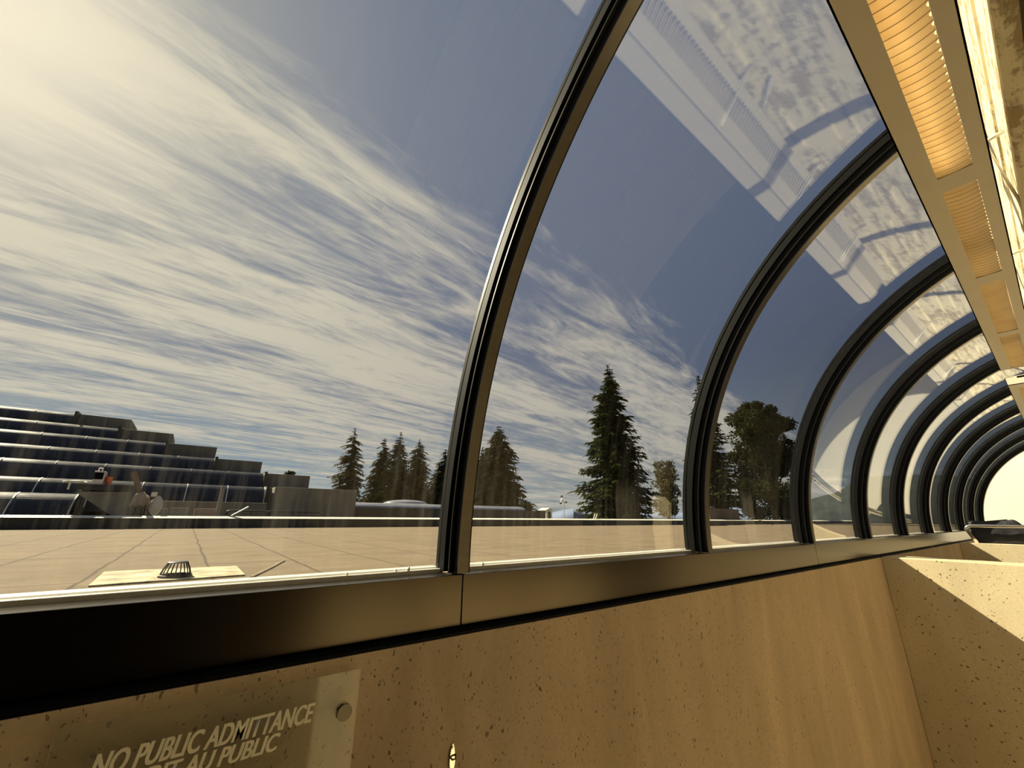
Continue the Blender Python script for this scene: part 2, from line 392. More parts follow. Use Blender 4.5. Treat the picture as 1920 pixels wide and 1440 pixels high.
def strip_light(ys, y0, y1, label, dz=0.0, lit=()):
    zb, zt = ZB+dz, ZT+dz
    xl, xr = -.050, .124; ll, lr = .004, .086
    r = empty('ceiling_light', (xl, y0, zb), label, 'light')
    b = MB()
    b.box((xl, y0, zb), (ll, y1, zb+.006)); b.box((lr, y0, zb), (xr, y1, zb+.006))       # bottom flanges
    edges = [y0] + [q_ for e in ys for q_ in e] + [y1]
    for k in range(0, len(edges), 2):
        if edges[k+1]-edges[k] > .004: b.box((ll, edges[k], zb), (lr, edges[k+1], zb+.006))
    b.box((xl, y0, zb), (xl+.004, y1, zt)); b.box((xr-.004, y0, zb), (xr, y1, zt))
    b.box((xl, y0, zb), (xr, y0+.004, zt)); b.box((xl, y1-.004, zb), (xr, y1, zt))
    b.build('housing', M['white'], r)
    t = MB()                                                       # slotted top
    t.box((xl, y0, zt), (-.026, y1, zt+.004)); t.box((-.023, y0, zt), (.016, y1, zt+.004)); t.box((.092, y0, zt), (xr, y1, zt+.004))
    t.box((xl, y0, zt-.003), (.0, y1, zt))
    t.box((xl+.0045, y0+.005, zb+.012), (xl+.0055, y1-.005, zt-.004))
    n = int((y1-y0)/.03)
    for k in range(n): t.box((.016, y0+k*.03, zt-.016), (.092, y0+k*.03+.006, zt+.004))
    t.build('slotted_top', M['white'], r)
    MB().box((xr-.012, y0+.005, zb+.016), (xr-.005, y1-.005, zt-.001)).box((.089, y0+.005, zb+.013), (xr-.0125, y1-.005, zb+.017)).build('added_dark_liner', M['dark_liner'], r)  # dark strips added to dim the slots and the lens edge
    for i, (a, c) in enumerate(ys):
        L = MB(); nn = 28; vs = []; mcols = 9
        for k in range(nn*2+1):
            y = a + (c-a)*k/(nn*2)
            for j in range(mcols):
                x = ll + (lr-ll)*j/(mcols-1); s_ = math.sin(math.pi*j/(mcols-1))
                vs.append((x, y, zb+.004 + (.0055 if k % 2 else 0) - .006*s_ + .004))
        fs = [(k*mcols+j, k*mcols+j+1, (k+1)*mcols+j+1, (k+1)*mcols+j) for k in range(nn*2) for j in range(mcols-1)]
        L.add(vs, fs); ob = L.build('lens', [M['lens'], M['rib_line']], r, fixn=False)
        k0 = 0
        for k in range(nn):                                        # darker moulded ridge across the lens
            yk = a + (c-a)*(2*k+1)/(nn*2)
        me = ob.data
        for pl_ in me.polygons:
            if (pl_.index // (mcols-1)) % 4 == 3 and False: pl_.material_index = 1
        RB = MB()
        for k in range(nn+1):
            yk = a + (c-a)*k/nn
            for j in range(mcols-1):
                x0_, x1_ = ll+(lr-ll)*j/(mcols-1), ll+(lr-ll)*(j+1)/(mcols-1)
                z0_ = zb+.0072-.006*math.sin(math.pi*j/(mcols-1)); z1_ = zb+.0072-.006*math.sin(math.pi*(j+1)/(mcols-1))
                RB.add([(x0_, yk-.0011, z0_), (x1_, yk-.0011, z1_), (x1_, yk+.0011, z1_), (x0_, yk+.0011, z0_)], [(0, 1, 2, 3)])
        tmp = bpy.data.meshes.new('rb'); bm = bmesh.new(); bm.from_mesh(me); n0 = len(bm.faces)
        vv = [bm.verts.new(Vector(q_)-LOC[r.name]) for q_ in RB.v]
        for f_ in RB.f:
            fc = bm.faces.new([vv[q_] for q_ in f_]); fc.material_index = 1
        bm.to_mesh(me); bm.free(); bpy.data.meshes.remove(tmp)
        if i in lit:
            MB().tube([(.03, a+.03, zb+.03), (.03, c-.03, zb+.03)], .008, 8).build('lamp_tube', M['tube'], r, smooth=True)
    for i in range(len(ys)-1):
        ym = (ys[i][1]+ys[i+1][0])/2
        MB().tube([(xl+.01, ym, zt+.006), (xr-.02, ym-.005, zt+.012), (xr+.02, ym-.015, zt+.015), (.168, ym-.02, zt+.015)], .006, 8).build('support_arm', M['alum'], r, smooth=True)
    return r
z0 = ZB
P1 = [(-.03, .82), (.92, 1.772), (1.868, 2.722), (2.827, 3.69), (3.772, 4.630)]
strip_light(P1, -.10, 4.665, 'long cream strip light overhead with golden ribbed lenses, nearest the viewer', 0, (1,))
P2 = [(5.42, 6.27), (6.37, 7.22), (7.32, 8.17), (8.27, 9.12)]
strip_light(P2, 5.25, 9.2, 'second cream strip light, small at the right edge beyond the long one', 0)
strip_light([(9.9, 10.8), (10.9, 11.8), (11.9, 12.8)], 9.75, 12.95, 'farthest cream strip light near the end wall', 0)
w = MB().tube([(.13, 1.9, 1.22), (.165, 2.15, 1.10), (.19, 2.6, 1.06)], .005, 6).build('electric_cable', M['alum'], None, smooth=True)
tag(w, 'grey cable slanting down the flaking beam beside the strip light', 'cable')

# ------------------------------------------------------------------ cross walls, rail, cloth
ZC = -.322
def cross(y, lab, x1=.95):
    o = MB().box((WF+.001, y, ZF+.001), (x1, y+.34, ZC)).build('cross_wall', M['conc_light'], None, .004)
    tag(o, lab, 'low wall', 'concrete cross walls'); return o
cross(5.17, 'nearer porous concrete cross wall, upper corner in bright sun')
cross(9.69, 'farther concrete cross wall under the steel rail')
yr = 9.80
rl = empty('handrail', (-1.03, yr, ZC), 'bent steel tube handrail on top of the farther cross wall', 'handrail')
pts = [(-.96, yr, ZC+.0), (-.995, yr, ZC+.10), (-1.03, yr, ZC+.19)] + [(-1.035+.07*(1-math.cos(t)), yr, -.125+.055*math.sin(t)) for t in [math.pi/2*k/6 for k in range(1, 7)]] + [(.9, yr, -.07)]
MB().tube(pts, .024, 12).build('rail_tube', M['steel'], rl, smooth=True)
MB().tube([(.88, yr, ZC), (.88, yr, -.09)], .02, 12).build('post', M['steel'], rl, smooth=True)
b = MB(); nx, nz = 60, 14; vs = []
prof = [(1808, 977), (1815, 976), (1845, 977.2), (1872, 975), (1886, 973.6), (1893, 975), (1901, 973.6), (1909, 978), (1920, 986), (1935, 990)]
def topz(x):
    P_ = [ay(a, c, 10.0) for a, c in prof]
    for a, c in zip(P_, P_[1:]):
        if a.x <= x <= c.x: return a.z + (c.z-a.z)*(x-a.x)/(c.x-a.x)
    return P_[0].z if x < P_[0].x else P_[-1].z-.02
for side in (0, 1):
    for i in range(nx+1):
        x = -1.0 + 1.85*i/nx
        for j in range(nz+1):
            tz = topz(x); z = ZC+.004 + (tz-ZC-.004)*j/nz
            w_ = noise.noise(Vector((x*5, z*9, side*4)))*.035 + noise.noise(Vector((x*16+z*9, z*5, 1)))*.014
            th = .11*(1-(j/nz)**2.2)
            vs.append((x, 9.93+(-th*.35+w_*.6 if side == 0 else th*.35+w_*.3)-.0, z))
fs = []; st = (nx+1)*(nz+1)
for s_ in (0, 1):
    for i in range(nx):
        for j in range(nz):
            a = s_*st+i*(nz+1)+j; fs.append((a, a+nz+1, a+nz+2, a+1))
for i in range(nx):
    a = i*(nz+1)+nz; fs.append((a, a+nz+1, st+a+nz+1, st+a)); a = i*(nz+1); fs.append((a, a+nz+1, st+a+nz+1, st+a))
for j in range(nz): fs.append((j, j+1, st+j+1, st+j)); a = nx*(nz+1)+j; fs.append((a, a+1, st+a+1, st+a))
b.add(vs, fs); o = b.build('black_tarpaulin', M['cloth'], None, smooth=True)
tag(o, 'black fabric heap lying on the far cross wall behind the steel rail', 'fabric')

# ------------------------------------------------------------------ sign, hook, sill bits
def acrylic():
    m_, N = mat('clear_acrylic')
    lw = N.n('ShaderNodeLayerWeight', ins={0: .5}).outputs['Facing']
    fr = N.math('ADD', .04, N.math('MULTIPLY', N.math('POWER', lw, 5.0), .6))
    tr = N.n('ShaderNodeBsdfTransparent', ins={0: (.90, .90, .86, 1)}); gl = N.n('ShaderNodeBsdfGlossy', ins={'Roughness': .05})
    df = N.n('ShaderNodeBsdfDiffuse', ins={0: (.75, .68, .52, 1)})
    m1 = N.n('ShaderNodeMixShader', ins={0: .10, 1: tr.outputs[0], 2: df.outputs[0]})
    out(N, N.n('ShaderNodeMixShader', ins={0: fr, 1: m1.outputs[0], 2: gl.outputs[0]}).outputs[0]); return m_
M['acr'] = acrylic(); M['letter'] = simple('frosted_white_letters', (.95, .88, .68), .6, 0, .05, 20)
XS = -1.118
sg = empty('wall_sign', (XS, .0, -.70), 'clear plastic no-admittance sign on the concrete below the black fascia', 'sign')
tr_, tl_, br_ = ax(678, 1253, XS), ax(105, 1365, XS), ax(660, 1420, XS)
MB().box((XS-.005, tl_.y, -.655), (XS, tr_.y, tr_.z)).build('panel', M['acr'], sg, .001)
bo = ax(645, 1335, XS)
for (yy, zz) in ((bo.y, bo.z), (bo.y, -.63), (tl_.y+.035, -.63), (tl_.y+.035, bo.z)):
    if (yy, zz) == (tl_.y+.035, bo.z): continue
    MB().tube([(WF, yy, zz), (XS-.006, yy, zz)], .009, 20).tube([(XS+.0005, yy, zz), (XS+.006, yy, zz)], .0165, 28).build('standoff_bolt', M['bronze'], sg, smooth=False)
def text(s, y_right, y_left, zbase, h, par, z_off=.0012):
    cu = bpy.data.curves.new('t', 'FONT'); cu.body = s; cu.size = 1.0; cu.shear = .28; cu.offset = .012; cu.extrude = .0
    to = bpy.data.objects.new('t', cu); C.objects.link(to)
    bpy.context.view_layer.update(); dg = bpy.context.evaluated_depsgraph_get()
    me = bpy.data.meshes.new_from_object(to.evaluated_get(dg)); bpy.data.objects.remove(to)
    bm = bmesh.new(); bm.from_mesh(me); src = list(bm.faces)      # heavier strokes: the glyphs doubled a hair apart
    for k_, sh_ in enumerate((-.03, .03, -.015, .015)):
        g_ = bmesh.ops.duplicate(bm, geom=src)
        for e_ in g_['geom']:
            if isinstance(e_, bmesh.types.BMVert): e_.co.x += sh_; e_.co.z += .004*(k_+1)
    bm.to_mesh(me); bm.free()
    xs = [v_.co.x for v_ in me.vertices]; ys_ = [v_.co.y for v_ in me.vertices]
    x0, x1, y1_ = min(xs), max(xs), max(ys_)
    off = LOC[par.name]
    for v_ in me.vertices:
        Y = y_left + (v_.co.x-x0)/(x1-x0)*(y_right-y_left); Z = zbase + v_.co.y/y1_*h
        v_.co = Vector((XS+z_off+v_.co.z*.01, Y, Z)) - off
    me.materials.append(M['letter'])
    o = bpy.data.objects.new('lettering', me); C.objects.link(o); o.parent = par; return o
e1 = ax(592, 1316, XS); e2 = ax(585, 1350, XS); n1 = ax(176, 1412, XS)
b1_ = ax(585, 1352, XS).z
text('NO PUBLIC ADMITTANCE', e1.y, n1.y, b1_, e1.z-b1_, sg)
e3 = ax(527, 1372, XS)
b3_ = ax(520, 1405, XS).z
text('INTERDIT AU PUBLIC', e3.y, e3.y-.305, b3_, e3.z-b3_, sg)

hk = ax(848, 1392, WF)
h = empty('wall_hook', (WF, hk.y, -.66), 'small chrome hook plate on the concrete wall at the bottom edge', 'hook')
b = MB(); n = 24; pr_ = []
for k in range(n):
    a = 2*math.pi*k/n; rr = 1.0; pr_.append((hk.y+.0085*math.sin(a)*(1.0-.35*math.cos(a)), hk.z-.030+.030*math.cos(a)))
b.prism_x(pr_, WF+.0001, WF+.005); b.build('plate', M['chrome'], h, .001)
MB().tube([(WF+.005, hk.y, hk.z-.010), (WF+.007, hk.y, hk.z-.010)], .0035, 12).build('screw', M['steel'], h)
MB().tube([(WF+.004, hk.y-.008, hk.z-.028), (WF+.012, hk.y-.004, hk.z-.032), (WF+.014, hk.y+.004, hk.z-.031), (WF+.004, hk.y+.009, hk.z-.026)], .0022, 8).build('hook_loop', M['bronze'], h, smooth=True)
M['blob'] = simple('dried_sealant', (.7, .66, .58), .6, 0, .2, 60)
for px, py, s_, lab in ((650, 1079, .003, 'white dried sealant crumb on the sill, left of the two by the rib'), (742, 1075, .0035, 'white dried sealant crumb on the sill halfway to the rib'), (765, 1070, .005, 'largest white sealant crumb on the sill just left of the rib'), (905, 1058, .005, 'tan and white crumb standing on the sill right of the first rib')):
    c = ax(px, py, XG+.034)
    bm = bmesh.new(); bmesh.ops.create_icosphere(bm, subdivisions=2, radius=s_)
    for v_ in bm.verts: v_.co *= 1+.5*noise.noise(v_.co*220+Vector((px, 0, 0))); v_.co.z *= 1.25
    me = bpy.data.meshes.new('crumb'); bm.to_mesh(me); bm.free(); me.materials.append(M['blob'])
    o = bpy.data.objects.new('sealant_crumb', me); C.objects.link(o); o.location = (c.x, c.y, SILL+.009+s_*.9); tag(o, lab, 'debris')

# ------------------------------------------------------------------ outside: roof deck and parapet
ZD = -.51
def deck_mat():
    m_, N = mat('roof_membrane')
    t = N.n('ShaderNodeTexCoord').outputs['Object']
    s = N.n('ShaderNodeSeparateXYZ', ins={0: t})
    wob = N.math('MULTIPLY', N.math('SUBTRACT', N.noise(t, .8, 4, .6), .5), .10)
    # rolls 0.83 m wide laid along x, seam every roll; end laps staggered
    yy = N.math('DIVIDE', N.math('ADD', N.math('ADD', s.outputs[1], .55+8.3*4), wob), .83)
    fr = N.math('FRACT', yy); row = N.math('FLOOR', yy)
    seam = N.rng(N.math('ABSOLUTE', N.math('SUBTRACT', fr, .5)), .478, .488, 0, 1)
    xx = N.math('DIVIDE', N.math('ADD', s.outputs[0], N.math('MULTIPLY', N.math('FRACT', N.math('MULTIPLY', N.math('SINE', N.math('MULTIPLY', row, 12.9)), 43.7)), 2.6)), 2.6)
    lap = N.rng(N.math('ABSOLUTE', N.math('SUBTRACT', N.math('FRACT', N.math('ADD', xx, N.math('MULTIPLY', wob, .6))), .5)), .490, .495, 0, .8)
    line = N.math('MAXIMUM', seam, lap)
    g = N.noise(t, 48, 6, .85); bg_ = N.noise(N.n('ShaderNodeMapping', ins={'Vector': t, 'Scale': (1.3, .7, 1)}).outputs[0], 1.6, 9, .72, .4)
    st_ = N.noise(N.n('ShaderNodeMapping', ins={'Vector': t, 'Scale': (2.2, .3, 1)}).outputs[0], 2.0, 6, .65)
    c = N.mix(N.rng(bg_, .3, .7), (.165, .124, .08), (.30, .226, .145))
    c = N.mix(N.rng(st_, .45, .7, 0, .5), c, (.31, .24, .145))
    c = N.mix(N.rng(g, .3, .7, 0, .75), c, (.10, .078, .05))
    c = N.mix(N.math('MULTIPLY', line, .75), c, (.06, .045, .03))
    bp = N.n('ShaderNodeBump', ins={'Strength': .4, 'Distance': .01, 'Height': g})
    out(N, N.n('ShaderNodeBsdfPrincipled', ins={'Base Color': c, 'Roughness': .9, 'Specular IOR Level': .2, 'Normal': bp.outputs[0]}).outputs[0]); return m_
M['deck'] = deck_mat()
XP = -19.6
struct('ground', MB().box((-700, -500, -10), (500, 900, -9.0)), simple('distant_ground', (.10, .10, .05), .95, 0, .3, .05))
struct('roof_deck', MB().box((XP, -60, -1.2), (-1.421, 90, ZD)), M['deck'])
struct('lower_storeys', MB().box((XP+.2, -59, -8.999), (-1.5, 89, -1.201)), M['conc'])
# upstand outside the windows
struct('window_upstand', MB().box((-1.50, -30, ZD+.001), (-1.421, 60, SILL-.03)), M['black'])
M['dark_fascia'] = simple('dark_metal_fascia', (.035, .034, .032), .5, 0, .3, 1.2)
M['coping'] = simple('pale_metal_coping', (.80, .76, .62), .5, .0, .1, 3)
pp = empty('roof_parapet', (XP, 0, ZD), 'long low black parapet with pale metal coping along the far edge of the roof', 'parapet')
MB().box((XP-.35, -50, ZD+.001), (XP, 80, -.165)).build('upstand', M['dark_fascia'], pp)
b = MB(); y = -50.0
while y < 80:                                  # tilted sheet-metal lengths with raised joints
    b.prism_y([(XP-.42, -.164), (XP+.04, -.164), (XP+.04, -.158), (XP-.42, -.085)], y+.012, y+1.19)
    b.prism_y([(XP-.43, -.164), (XP+.05, -.164), (XP+.05, -.150), (XP-.43, -.075)], y+1.19, y+1.212); y += 1.2
b.build('coping', M['coping'], pp)

# drain dome on its pale flashing
M['flash'] = simple('pale_flashing', (.42, .36, .21), .8, 0, .75, 4, .3)
c0, c1, c2, c3 = az(165, 1101, ZD), az(195, 1074, ZD), az(443, 1063, ZD), az(459, 1080, ZD)
pl = MB(); pl.add([(c0.x, c0.y, ZD+.001), (c1.x, c1.y, ZD+.001), (c2.x, c2.y, ZD+.001), (c3.x, c3.y, ZD+.001), (c0.x, c0.y, ZD+.012), (c1.x, c1.y, ZD+.012), (c2.x, c2.y, ZD+.012), (c3.x, c3.y, ZD+.012)],
   [(0, 1, 2, 3), (4, 7, 6, 5), (0, 4, 5, 1), (1, 5, 6, 2), (2, 6, 7, 3), (3, 7, 4, 0)])
o = pl.build('roof_flashing', M['flash']); tag(o, 'pale rectangular patch of roofing under the drain strainer', 'roof patch')
dc = az(327, 1084, ZD)
dr = empty('roof_drain', (dc.x, dc.y, ZD+.012), 'dark cage-shaped roof drain strainer on the pale patch', 'drain')
dr_m = simple('cast_iron', (.05, .045, .045), .5, .3, .3, 30)
b = MB().lathe((dc.x, dc.y, ZD+.0125), [(.105, 0), (.115, .004), (.115, .016), (.100, .020), (.095, .012), (.095, 0)], 28); b.build('base_ring', dr_m, dr)
for k in range(20):
    a = 2*math.pi*k/20; ca, sa = math.cos(a), math.sin(a)
    MB().tube([(dc.x+.103*ca, dc.y+.103*sa, ZD+.026), (dc.x+.090*ca, dc.y+.090*sa, ZD+.07), (dc.x+.066*ca, dc.y+.066*sa, ZD+.120)], .0045, 6).build('bar', dr_m, dr)
MB().lathe((dc.x, dc.y, ZD+.118), [(.0, 0), (.070, 0), (.072, .006), (.060, .012), (.0, .014)], 24).build('cap', dr_m, dr)
# loose cord on the deck
a_, b_ = az(470, 1082, ZD+.01), az(534, 1050, ZD+.01)
o = MB().tube([a_, (a_+b_)/2+Vector((.03, 0, 0)), b_], .008, 6).build('cord', simple('pale_cord', (.7, .6, .4), .8), None); tag(o, 'pale straight cord lying on the roof right of the drain patch', 'cord')

# ------------------------------------------------------------------ stepped building with glazed half vaults
def vault_mat():
    m_, N = mat('dark_vault_glazing')
    t = N.n('ShaderNodeTexCoord').outputs['Object']
    n = N.noise(N.n('ShaderNodeMapping', ins={'Vector': t, 'Scale': (1, .8, 3)}).outputs[0], 1.4, 6, .6)
    c = N.mix(N.rng(n, .3, .7), (.018, .019, .024), (.040, .040, .044))
    out(N, N.n('ShaderNodeBsdfPrincipled', ins={'Base Color': c, 'Roughness': N.rng(n, .3, .7, .22, .36), 'Specular IOR Level': .4}).outputs[0]); return m_
M['vault'] = vault_mat()
M['bconc'] = concrete('weathered_grey_concrete', (.24, .22, .18), .3, 4, .6, .25)
M['bconc_sun'] = M['bconc']
sb = empty('stepped_building', (-27, -5, -9.0), 'long stepped concrete building with rows of dark glazed half vaults at the left', 'building')
ends = [(None, 0), (496, 913), (493, 887), (403, 860), (313, 831), (227, 804), (148, 776)]
blk = [None, (580, 891), (491, 866), (407, 840), (326, 814), (248, 788), None]
tops0 = [922, 893, 858, 830, 804, 783, 762]
rows = []
for k in range(7):
    X = -22.4 - 1.5*k
    zt = ax(0, tops0[k], X).z
    zt = (zt + (ax(ends[k][0], ends[k][1], X).z if ends[k][0] else zt))/2
    y_end = ax(ends[k][0], ends[k][1], X).y if ends[k][0] else ax(150, 930, X).y
    rows.append((X, zt, y_end))
for k, (X, zt, ye) in enumerate(rows):
    R_ = .98 if k else 1.25
    # quarter round: apex at X, front edge towards the viewer
    prof = [(X-.5, zt-R_*1.25), (X-.5, zt-.02), (X-.35, zt)] + [(X+R_*.85*math.sin(a), zt-R_*(1-math.cos(a))*1.12) for a in [math.pi/2*i/16 for i in range(17)]] + [(X+R_*.85, zt-R_*1.25)]
    vb = MB().prism_y(prof, -45, ye); nf = len(vb.f); y = ye-.02
    while y > -40:
        pr2 = [(X+(R_*.85+.02)*math.sin(a), zt+.012-(R_)*(1-math.cos(a))*1.12) for a in [math.pi/2*i/14 for i in range(15)]]
        vb.add([(x, y-.02, z) for x, z in pr2] + [(x, y+.02, z) for x, z in pr2], [(i, i+1, 15+i+1, 15+i) for i in range(14)])
        y -= 1.5
    ob = vb.build('glazed_vault', [M['vault'], M['alum'] if k < 2 else M['dark_fascia']], sb, fixn=False)
    for pl_ in ob.data.polygons: pl_.material_index = 0 if pl_.index < nf else 1
    if k:
        # end frame and the concrete block closing the row
        MB().box((X-.55, ye, zt-1.3), (X+.86, ye+.12, zt+.02)).build('end_frame', M['dark_fascia'], sb)
        w_ = blk[k]
        y2 = ax(w_[0], w_[1], X).y if w_ else ax(248, 789, X).y
        if k == 6: y2 = ax(248, 789, X).y
        elif k == 1: y2 = ax(580, 915, X).y
        else: y2 = ax([0, 580, 580, 491, 407, 326, 248][k], 0*1+[0, 915, 891, 866, 840, 814, 788][k], X).y
        MB().box((X-3.0, ye+.121, -8.9), (X+.3, y2, zt-.02)).build('concrete_block', M['bconc'], sb, .02)
MB().box((-22.7-1.5*7, -45, -8.98), (-23.2, rows[1][2], rows[0][1]-.9)).build('wall', M['bconc'], sb)
yb = ax(670, 920, -22.6)
MB().box((-26, rows[1][2]+.3, -8.9), (-22.6, yb.y, ax(640, 918, -22.6).z)).build('concrete_block', M['bconc'], sb, .02)
z_ = ax(400, 941, -22.2).z
MB().box((-22.6, ax(300, 945, -22.3).y, -8.9), (-22.2, ax(500, 945, -22.3).y, z_)).build('concrete_wall', M['bconc'], sb, .02)

# things on the roof between parapet and stepped building
XE = -21.0
def P(px, py, X=XE): return ax(px, py, X)
struct('service_roof', MB().box((-23.19, -45, -8.999), (XP-.36, 60, -.70)), M['bconc'])
# grey triangular duct
d = empty('air_duct', P(190, 965), 'grey wedge-shaped metal duct housing with a black top left of the tarp-wrapped units', 'duct')
q4 = [P(140, 922), P(243, 922), P(232, 966), P(207, 966)]
X2 = XE-.9
b = MB(); b.add([tuple(v_) for v_ in q4] + [(X2, v_.y, v_.z) for v_ in q4], [(0, 1, 2, 3), (7, 6, 5, 4), (0, 4, 5, 1), (1, 5, 6, 2), (2, 6, 7, 3), (3, 7, 4, 0)])
b.build('duct_body', simple('galvanised_grey', (.22, .21, .17), .55, .2, .2, 2), d)
t0, t1 = P(148, 906), P(243, 922)
MB().box((X2-.1, t0.y, t1.z+.001), (XE+.06, t1.y, P(190, 909).z)).build('duct_top', M['dark_fascia'], d)
# foil-wrapped low vault end
# camera-like box on the duct
lz = P(190, 909).z
b0, b1 = P(171, 905), P(192, 880)
bx_ = empty('vent_box', (XE-.3, b0.y, lz), 'small aluminium framed box with a dark opening and handle on top of the duct', 'vent')
MB().box((XE-.5, b0.y, lz+.001), (XE-.05, P(192.5, 905).y, P(171, 882).z)).build('box_body', M['alum'], bx_, .015)
MB().box((XE-.0499, P(173, 900).y, P(173, 898).z), (XE-.03, P(191, 900).y, P(173, 885).z)).build('opening', M['black'], bx_)
MB().tube([(XE-.2, P(184, 880).y, P(184, 882).z), (XE-.2, P(184, 880).y, P(184, 877).z), (XE-.2, P(191, 880).y, P(191, 877).z), (XE-.2, P(191, 880).y, P(191, 883).z)], .025, 8).build('handle', M['alum'], bx_)
o = MB().lathe((XE-.3, P(205, 890).y, lz+.001), [(.09, 0), (.09, .06), (.06, .075), (.10, .09), (.10, P(199, 893).z-lz)], 18).build('orange_beacon', simple('orange_plastic', (.75, .12, .03), .4), None)
tag(o, 'small orange beacon on the duct right of the framed box', 'beacon')
b = MB().tube([(XE-.1, P(128, 912).y, P(128, 912).z-.1), (XE-.1, P(128, 912).y, P(128, 903).z)], .03, 8)
b.lathe((XE-.1, P(140, 903).y, P(140, 905).z), [(.28, 0), (.32, .03), (.30, .06), (.0, .09)], 20)
o = b.build('round_vent_cap', M['alum'], None); tag(o, 'flat round grey vent cap left of the framed box', 'vent')
def blob(name, px0, px1, pt, pb_, X, mt, label, cat, seed=0, flat=.5):
    a, c = ax(px0, pb_, X), ax(px1, pb_, X); t = ax((px0+px1)/2, pt, X)
    w_ = (c.y-a.y)/2; hh = t.z-a.z
    bm = bmesh.new(); bmesh.ops.create_icosphere(bm, subdivisions=4, radius=1)
    for v_ in bm.verts:
        n_ = noise.noise(v_.co*1.8+Vector((seed, 0, 0)))*.16 + noise.noise(v_.co*5+Vector((seed, 3, 0)))*.05
        z = v_.co.z; sx = 1.0 if z < 0 else 1
        rr = (1-abs(z)**4*.4)
        v_.co = Vector((v_.co.x*w_*.8*rr*(1+n_), v_.co.y*w_*(1+n_)*rr, (z*.5+.5)*hh*(1+n_*.3)))
    me = bpy.data.meshes.new(name); bm.to_mesh(me); bm.free(); me.materials.append(mt)
    for f in me.polygons: f.use_smooth = True
    o = bpy.data.objects.new(name, me); C.objects.link(o); o.location = (X, (a.y+c.y)/2, a.z); return tag(o, label, cat)
tarp = simple('beige_tarp', (.36, .29, .20), .8, 0, .3, 3, .5); tarp2 = simple('pale_tarp', (.55, .52, .45), .6, 0, .15, 3, .4)
o = blob('wrapped_unit', 236, 273, 921, 968, XE, tarp, 'beige tarp-wrapped roof unit with slats, left of the white one', 'wrapped unit', 2)
b = MB()
for k in range(6):
    y_ = P(240+k*6, 960).y; zz = P(240, 966).z
    b.box((XE+.50, y_, zz), (XE+.53, y_+.07, P(240, 950-k % 2*3).z))
b.build('slats', M['dark_fascia'], o); 
for ch in o.children:
    for v_ in ch.data.vertices: v_.co -= Vector(o.location)
o = blob('white_tank', 275, 300, 929, 968, XE, tarp2, 'rounded pale wrapped tank right of the beige wrapped unit', 'tank', 9)
b = MB().box((XE-.15, P(283, 930).y, P(283, 931).z), (XE+.15, P(294, 930).y, P(290, 923).z)); o2 = b.build('tank_valve_guard', M['alum'], o)
for v_ in o2.data.vertices: v_.co -= Vector(o.location)
# flue pipe with brown sleeve
o = MB().tube([P(250, 885, XE-.4), P(257, 905, XE-.4), P(262, 930, XE-.4), P(270, 966, XE-.4)], .09, 10).build('flue_pipe', simple('rusty_brown', (.16, .09, .06), .7, 0, .3, 4), None)
tag(o, 'thin rusty brown pipe leaning behind the two wrapped units', 'pipe')
# cabinets
gm = simple('pale_green_cabinet', (.30, .29, .22), .6, 0, .1, 2)
for x0, x1, y0, lab, mt in ((305, 311, 953, 'narrow pale cabinet right of the wrapped tank', gm), (320, 351, 952, 'wide pale grey-green equipment cabinet beside the dark gap', gm), (366, 408, 953, 'beige equipment cabinet beside the tall grey post', simple('beige_cabinet', (.40, .31, .24), .6, 0, .1, 2))):
    a, c = P(x0, y0), P(x1, 968)
    cb = empty('equipment_cabinet', (XE, a.y, c.z), lab, 'cabinet')
    MB().box((XE-.5, a.y, c.z), (XE, c.y, a.z)).build('cabinet_body', mt, cb, .01)
    MB().box((XE-.001, a.y+.05, c.z+.05), (XE+.015, c.y-.05, a.z-.06)).build('cabinet_door', mt, cb, .005)
p0, p1 = P(403, 966), P(418, 912)
o = MB().box((XE+.05, P(404, 960).y, P(404, 967).z), (XE+.25, P(412, 960).y, P(411, 912).z)).build('upright_post', simple('grey_post', (.20, .19, .17), .5, .2), None, .01)
tag(o, 'tall grey square post in front of the lowest glazed vault', 'post')
gr = empty('guard_rail', P(430, 965), 'low black tube guard rail behind the parapet', 'railing')
MB().tube([P(422, 966), P(427, 958), P(432, 957), P(520, 959), P(600, 961)], .03, 8).build('top_rail', M['dark_fascia'], gr, smooth=True)
for px in (427, 470, 500, 550): MB().tube([P(px, 966), P(px, 958)], .025, 6).build('post', M['dark_fascia'], gr)
o = MB().tube([P(434, 967, XE+.25), P(466, 950, XE+.25)], .025, 6).build('leaning_pole', M['alum'], None); tag(o, 'thin pale pole leaning on the black guard rail', 'pole')

# long flat skylight building in the middle
XM = -25.5
a, c = ax(548, 948, XM), ax(1023, 958, XM)
fb = empty('low_roof_building', (XM, a.y, -9), 'long low dark roof with a silver edge in the middle distance', 'building')
zt = ax(820, 954, XM).z
MB().box((XM-6, a.y, -8.9), (XM, c.y, zt)).build('fascia', M['dark_fascia'], fb)
prof = [(XM+.05, zt+.001), (XM+.02, zt+.10), (XM-.25, zt+.22), (XM-1.0, zt+.30), (XM-5.9, zt+.32), (XM-5.9, zt+.001)]
MB().prism_y(prof, a.y+.1, ax(985, 955, XM).y).build('glazed_edge', simple('silver_glazing', (.42, .42, .45), .25, .6, .15, 1), fb)
dm = ax(760, 945, XM-3)
dn = empty('dome_skylight', (XM-3, dm.y, zt+.32), 'shallow clear dome skylight on the low roof in front of the cedars', 'skylight')
rr = (ax(798, 946, XM-3).y-ax(722, 946, XM-3).y)/2; hh = ax(760, 937.5, XM-3).z-(zt+.33)
